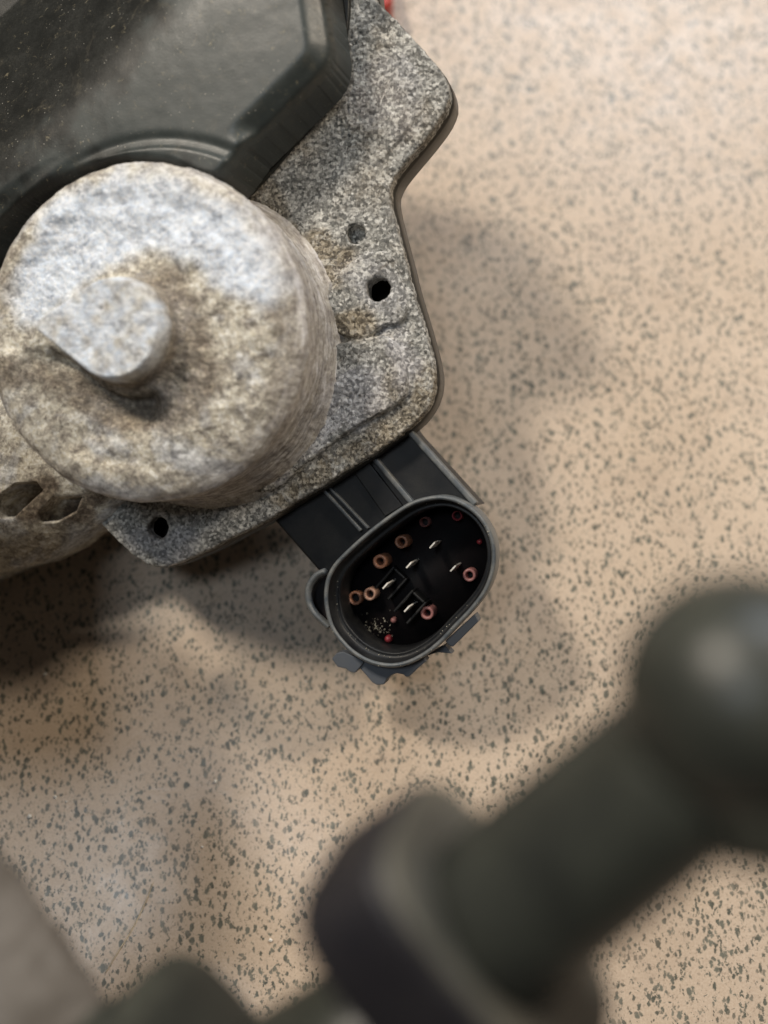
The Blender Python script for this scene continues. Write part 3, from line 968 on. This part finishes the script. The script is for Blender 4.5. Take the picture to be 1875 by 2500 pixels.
def disc(name, x0, x1, R, bev, mat, y0, hole=0.0):
    pr = [(x0, R * 0.3), (x0, R - bev)] + [(x0 + bev * (1 - math.cos(a)), R - bev + bev * math.sin(a)) for a in np.linspace(0.3, math.pi / 2, 5)]
    pr += [(x1 - bev * (1 - math.cos(a)), R - bev + bev * math.sin(a)) for a in np.linspace(math.pi / 2, 0.3, 5)] + [(x1, R - bev), (x1, R * 0.3)]
    loops = []
    for x_, r_ in pr:
        lp = []
        for a in np.linspace(0, 2 * math.pi, 96, endpoint=False):
            c_, s_ = math.cos(a), math.sin(a)
            lp.append((x_, y0 + r_ * math.copysign(abs(c_) ** 0.48, c_), 0.72 * r_ * math.copysign(abs(s_) ** 0.48, s_)))
        loops.append(np.array(lp))
    o = loft(name, loops, mat, fit, True, True)
    o.data.transform(Matrix.Translation((0, 0, -0.25)))
    return o


disc('collar', Lc.x, T.x - 0.08, RC, 0.10, M_col, ycol)
disc('collar_face', T.x - 0.09, T.x, RC - 0.05, 0.04, M_face, ycol)  # thin slab added to carry the painted lit end
e1 = fit_at(806, 2292, -0.25); K = fit_at(353, 2329, -0.25); K2 = fit_at(280, 2395, -0.25); bd = fit_at(170, 2375, -0.25)
yl0 = -0.6; r2 = e1.y - yl0 - 0.22
lp_ = ring_tube('lower_pipe', [(K.x - 0.7, r2), ((K.x + Lc.x) / 2, r2), (Lc.x + 0.1, r2)], M_fit, fit, y0=yl0)
lp_.location = (0, -0.12, -0.25)
disc('lower_collar', K.x - 0.95, K.x - 0.62, K.y - yl0 - 0.30, 0.05, M_fit, yl0)
# body beyond the frame, bending down to the table
b0 = Vector((K.x - 1.0, bd.y - 2.2, -0.25))
foot_w = Vector((-7.0, -19.0, 0.0))
foot_l = MFi @ foot_w
pth = []
mid1 = b0 + Vector((-2.6, 0, 0)); 
for i in range(13):
    t = i / 12
    p = (1 - t) ** 3 * b0 + 3 * (1 - t) ** 2 * t * mid1 + 3 * (1 - t) * t * t * (foot_l + (MFi.to_3x3() @ Vector((0, 0, 6)))) + t ** 3 * foot_l
    pth.append(p)
sweep('bent_body', pth, [1.7] * 4 + [1.8] * 9, M_fit, fit, seg=40)

# ------------------------------------------------------------------ blurred metal part, lower left corner
DL = 13.0
lp_px = [(-420, 1900), (-240, 1960), (-120, 2060), (-55, 2130), (5, 2200), (60, 2275), (118, 2355), (182, 2450), (240, 2550), (240, 2760), (-420, 2900)]
pc = ray(-60, 2380) * DL
ML = MC @ Matrix.Translation(pc)
cas = empty('metal_part', ML)
tag(cas, 'blurred rough grey metal housing edge in the lower left corner', 'metal part')
lpoly = ccw(np.array([((x + 35) / FPX * DL, -(y - 2380) / FPX * DL) for x, y in lp_px]))


def lz(X, Y, d):
    return 0.0 - 0.9 * np.clip(1 - d / 1.1, 0, 1) ** 2 + 0.05 * fbm(X, Y, 0.9, 5, 3)


relief('casing', resample(lpoly, 120), [], 0.06, lz, 0.15, 1.3, M_casing, cas, edge_noise=0.03, steps=6, wall=lambda t, z: 0.5 * t)
ft = ML.inverted() @ Vector((-12, -14, 0))
a0 = Vector((-1.4, -1.2, -1.0)); legp = [a0.lerp(ft, i / 10) for i in range(11)]
sweep('casing_body', legp, [0.8] + [1.2] * 10, M_casing, cas, seg=40)

# ------------------------------------------------------------------ red tool at the top edge, behind the flange
p0 = on_table(902, 60, 0.5); p1 = on_table(807, -420, 0.5)
tl = (p1 - p0).length
MT = Matrix.Translation((p0.x, p0.y, 0)) @ Matrix.Rotation(math.atan2(p1.y - p0.y, p1.x - p0.x), 4, 'Z')
tool = prism('red_handle', [(0, -0.45), (0.25, -0.75), (tl, -0.8), (tl, 0.8), (0.25, 0.75), (0, 0.45)], 0.0, 1.1, 0.2, M_tool, None)
tool.matrix_world = MT
tag(tool, 'red painted handle end peeping out behind the metal flange', 'tool handle')

# ------------------------------------------------------------------ crumbs and a fibre on the table
def crumb(x, y, s, label):
    bm = bmesh.new(); bmesh.ops.create_icosphere(bm, subdivisions=1, radius=s)
    for v in bm.verts: v.co = Vector((v.co.x * random.uniform(.6, 1.3), v.co.y * random.uniform(.6, 1.3), v.co.z * random.uniform(.4, .8)))
    zmin = min(v.co.z for v in bm.verts)
    for v in bm.verts: v.co.z -= zmin
    me = bpy.data.meshes.new('crumb'); bm.to_mesh(me); bm.free(); me.materials.append(M_crumb)
    o = bpy.data.objects.new('crumb', me); COL.objects.link(o); o.location = on_table(x, y)
    tag(o, label, 'crumb', 'white crumbs scattered on the table')


for x, y, s_, lb in [(111, 1647, .05, 'bright white crumb at far left below the shadowed metal arm'),
                     (747, 1664, .03, 'tiny white crumb just below the tabs of the oval plug socket'),
                     (526, 1908, .05, 'white crumb on bare table midway between socket and blurred grey metal'),
                     (136, 1946, .045, 'topmost white crumb of the close trio above the blurred grey metal'),
                     (73, 1993, .05, 'white crumb nearest above the blurred grey metal edge at far left'),
                     (163, 1957, .03, 'smallest white crumb of the close trio above the blurred grey metal'),
                     (140, 2286, .04, 'white crumb close beside the blurred grey metal, left of the fibre'),
                     (494, 2068, .03, 'tiny pale crumb above right of the fibre tip on the table'),
                     (661, 2295, .045, 'white crumb in the pale patch just left of the blurred collar')]:
    crumb(x, y, s_, lb)
fp = spline(np.array([tuple(on_table(x, y))[:2] for x, y in [(374, 2155), (360, 2192), (338, 2240), (315, 2282), (285, 2330), (258, 2376)]]), 6, closed=False)
hair = sweep('fibre', [(x, y, 0.025 + 0.015 * math.sin(i * 0.3)) for i, (x, y) in enumerate(fp)], [0.008 + 0.010 * math.sin(math.pi * i / (len(fp) - 1)) for i in range(len(fp))], M_hair, None, seg=8)
tag(hair, 'thin pale fibre lying on the table near the lower left', 'fibre')
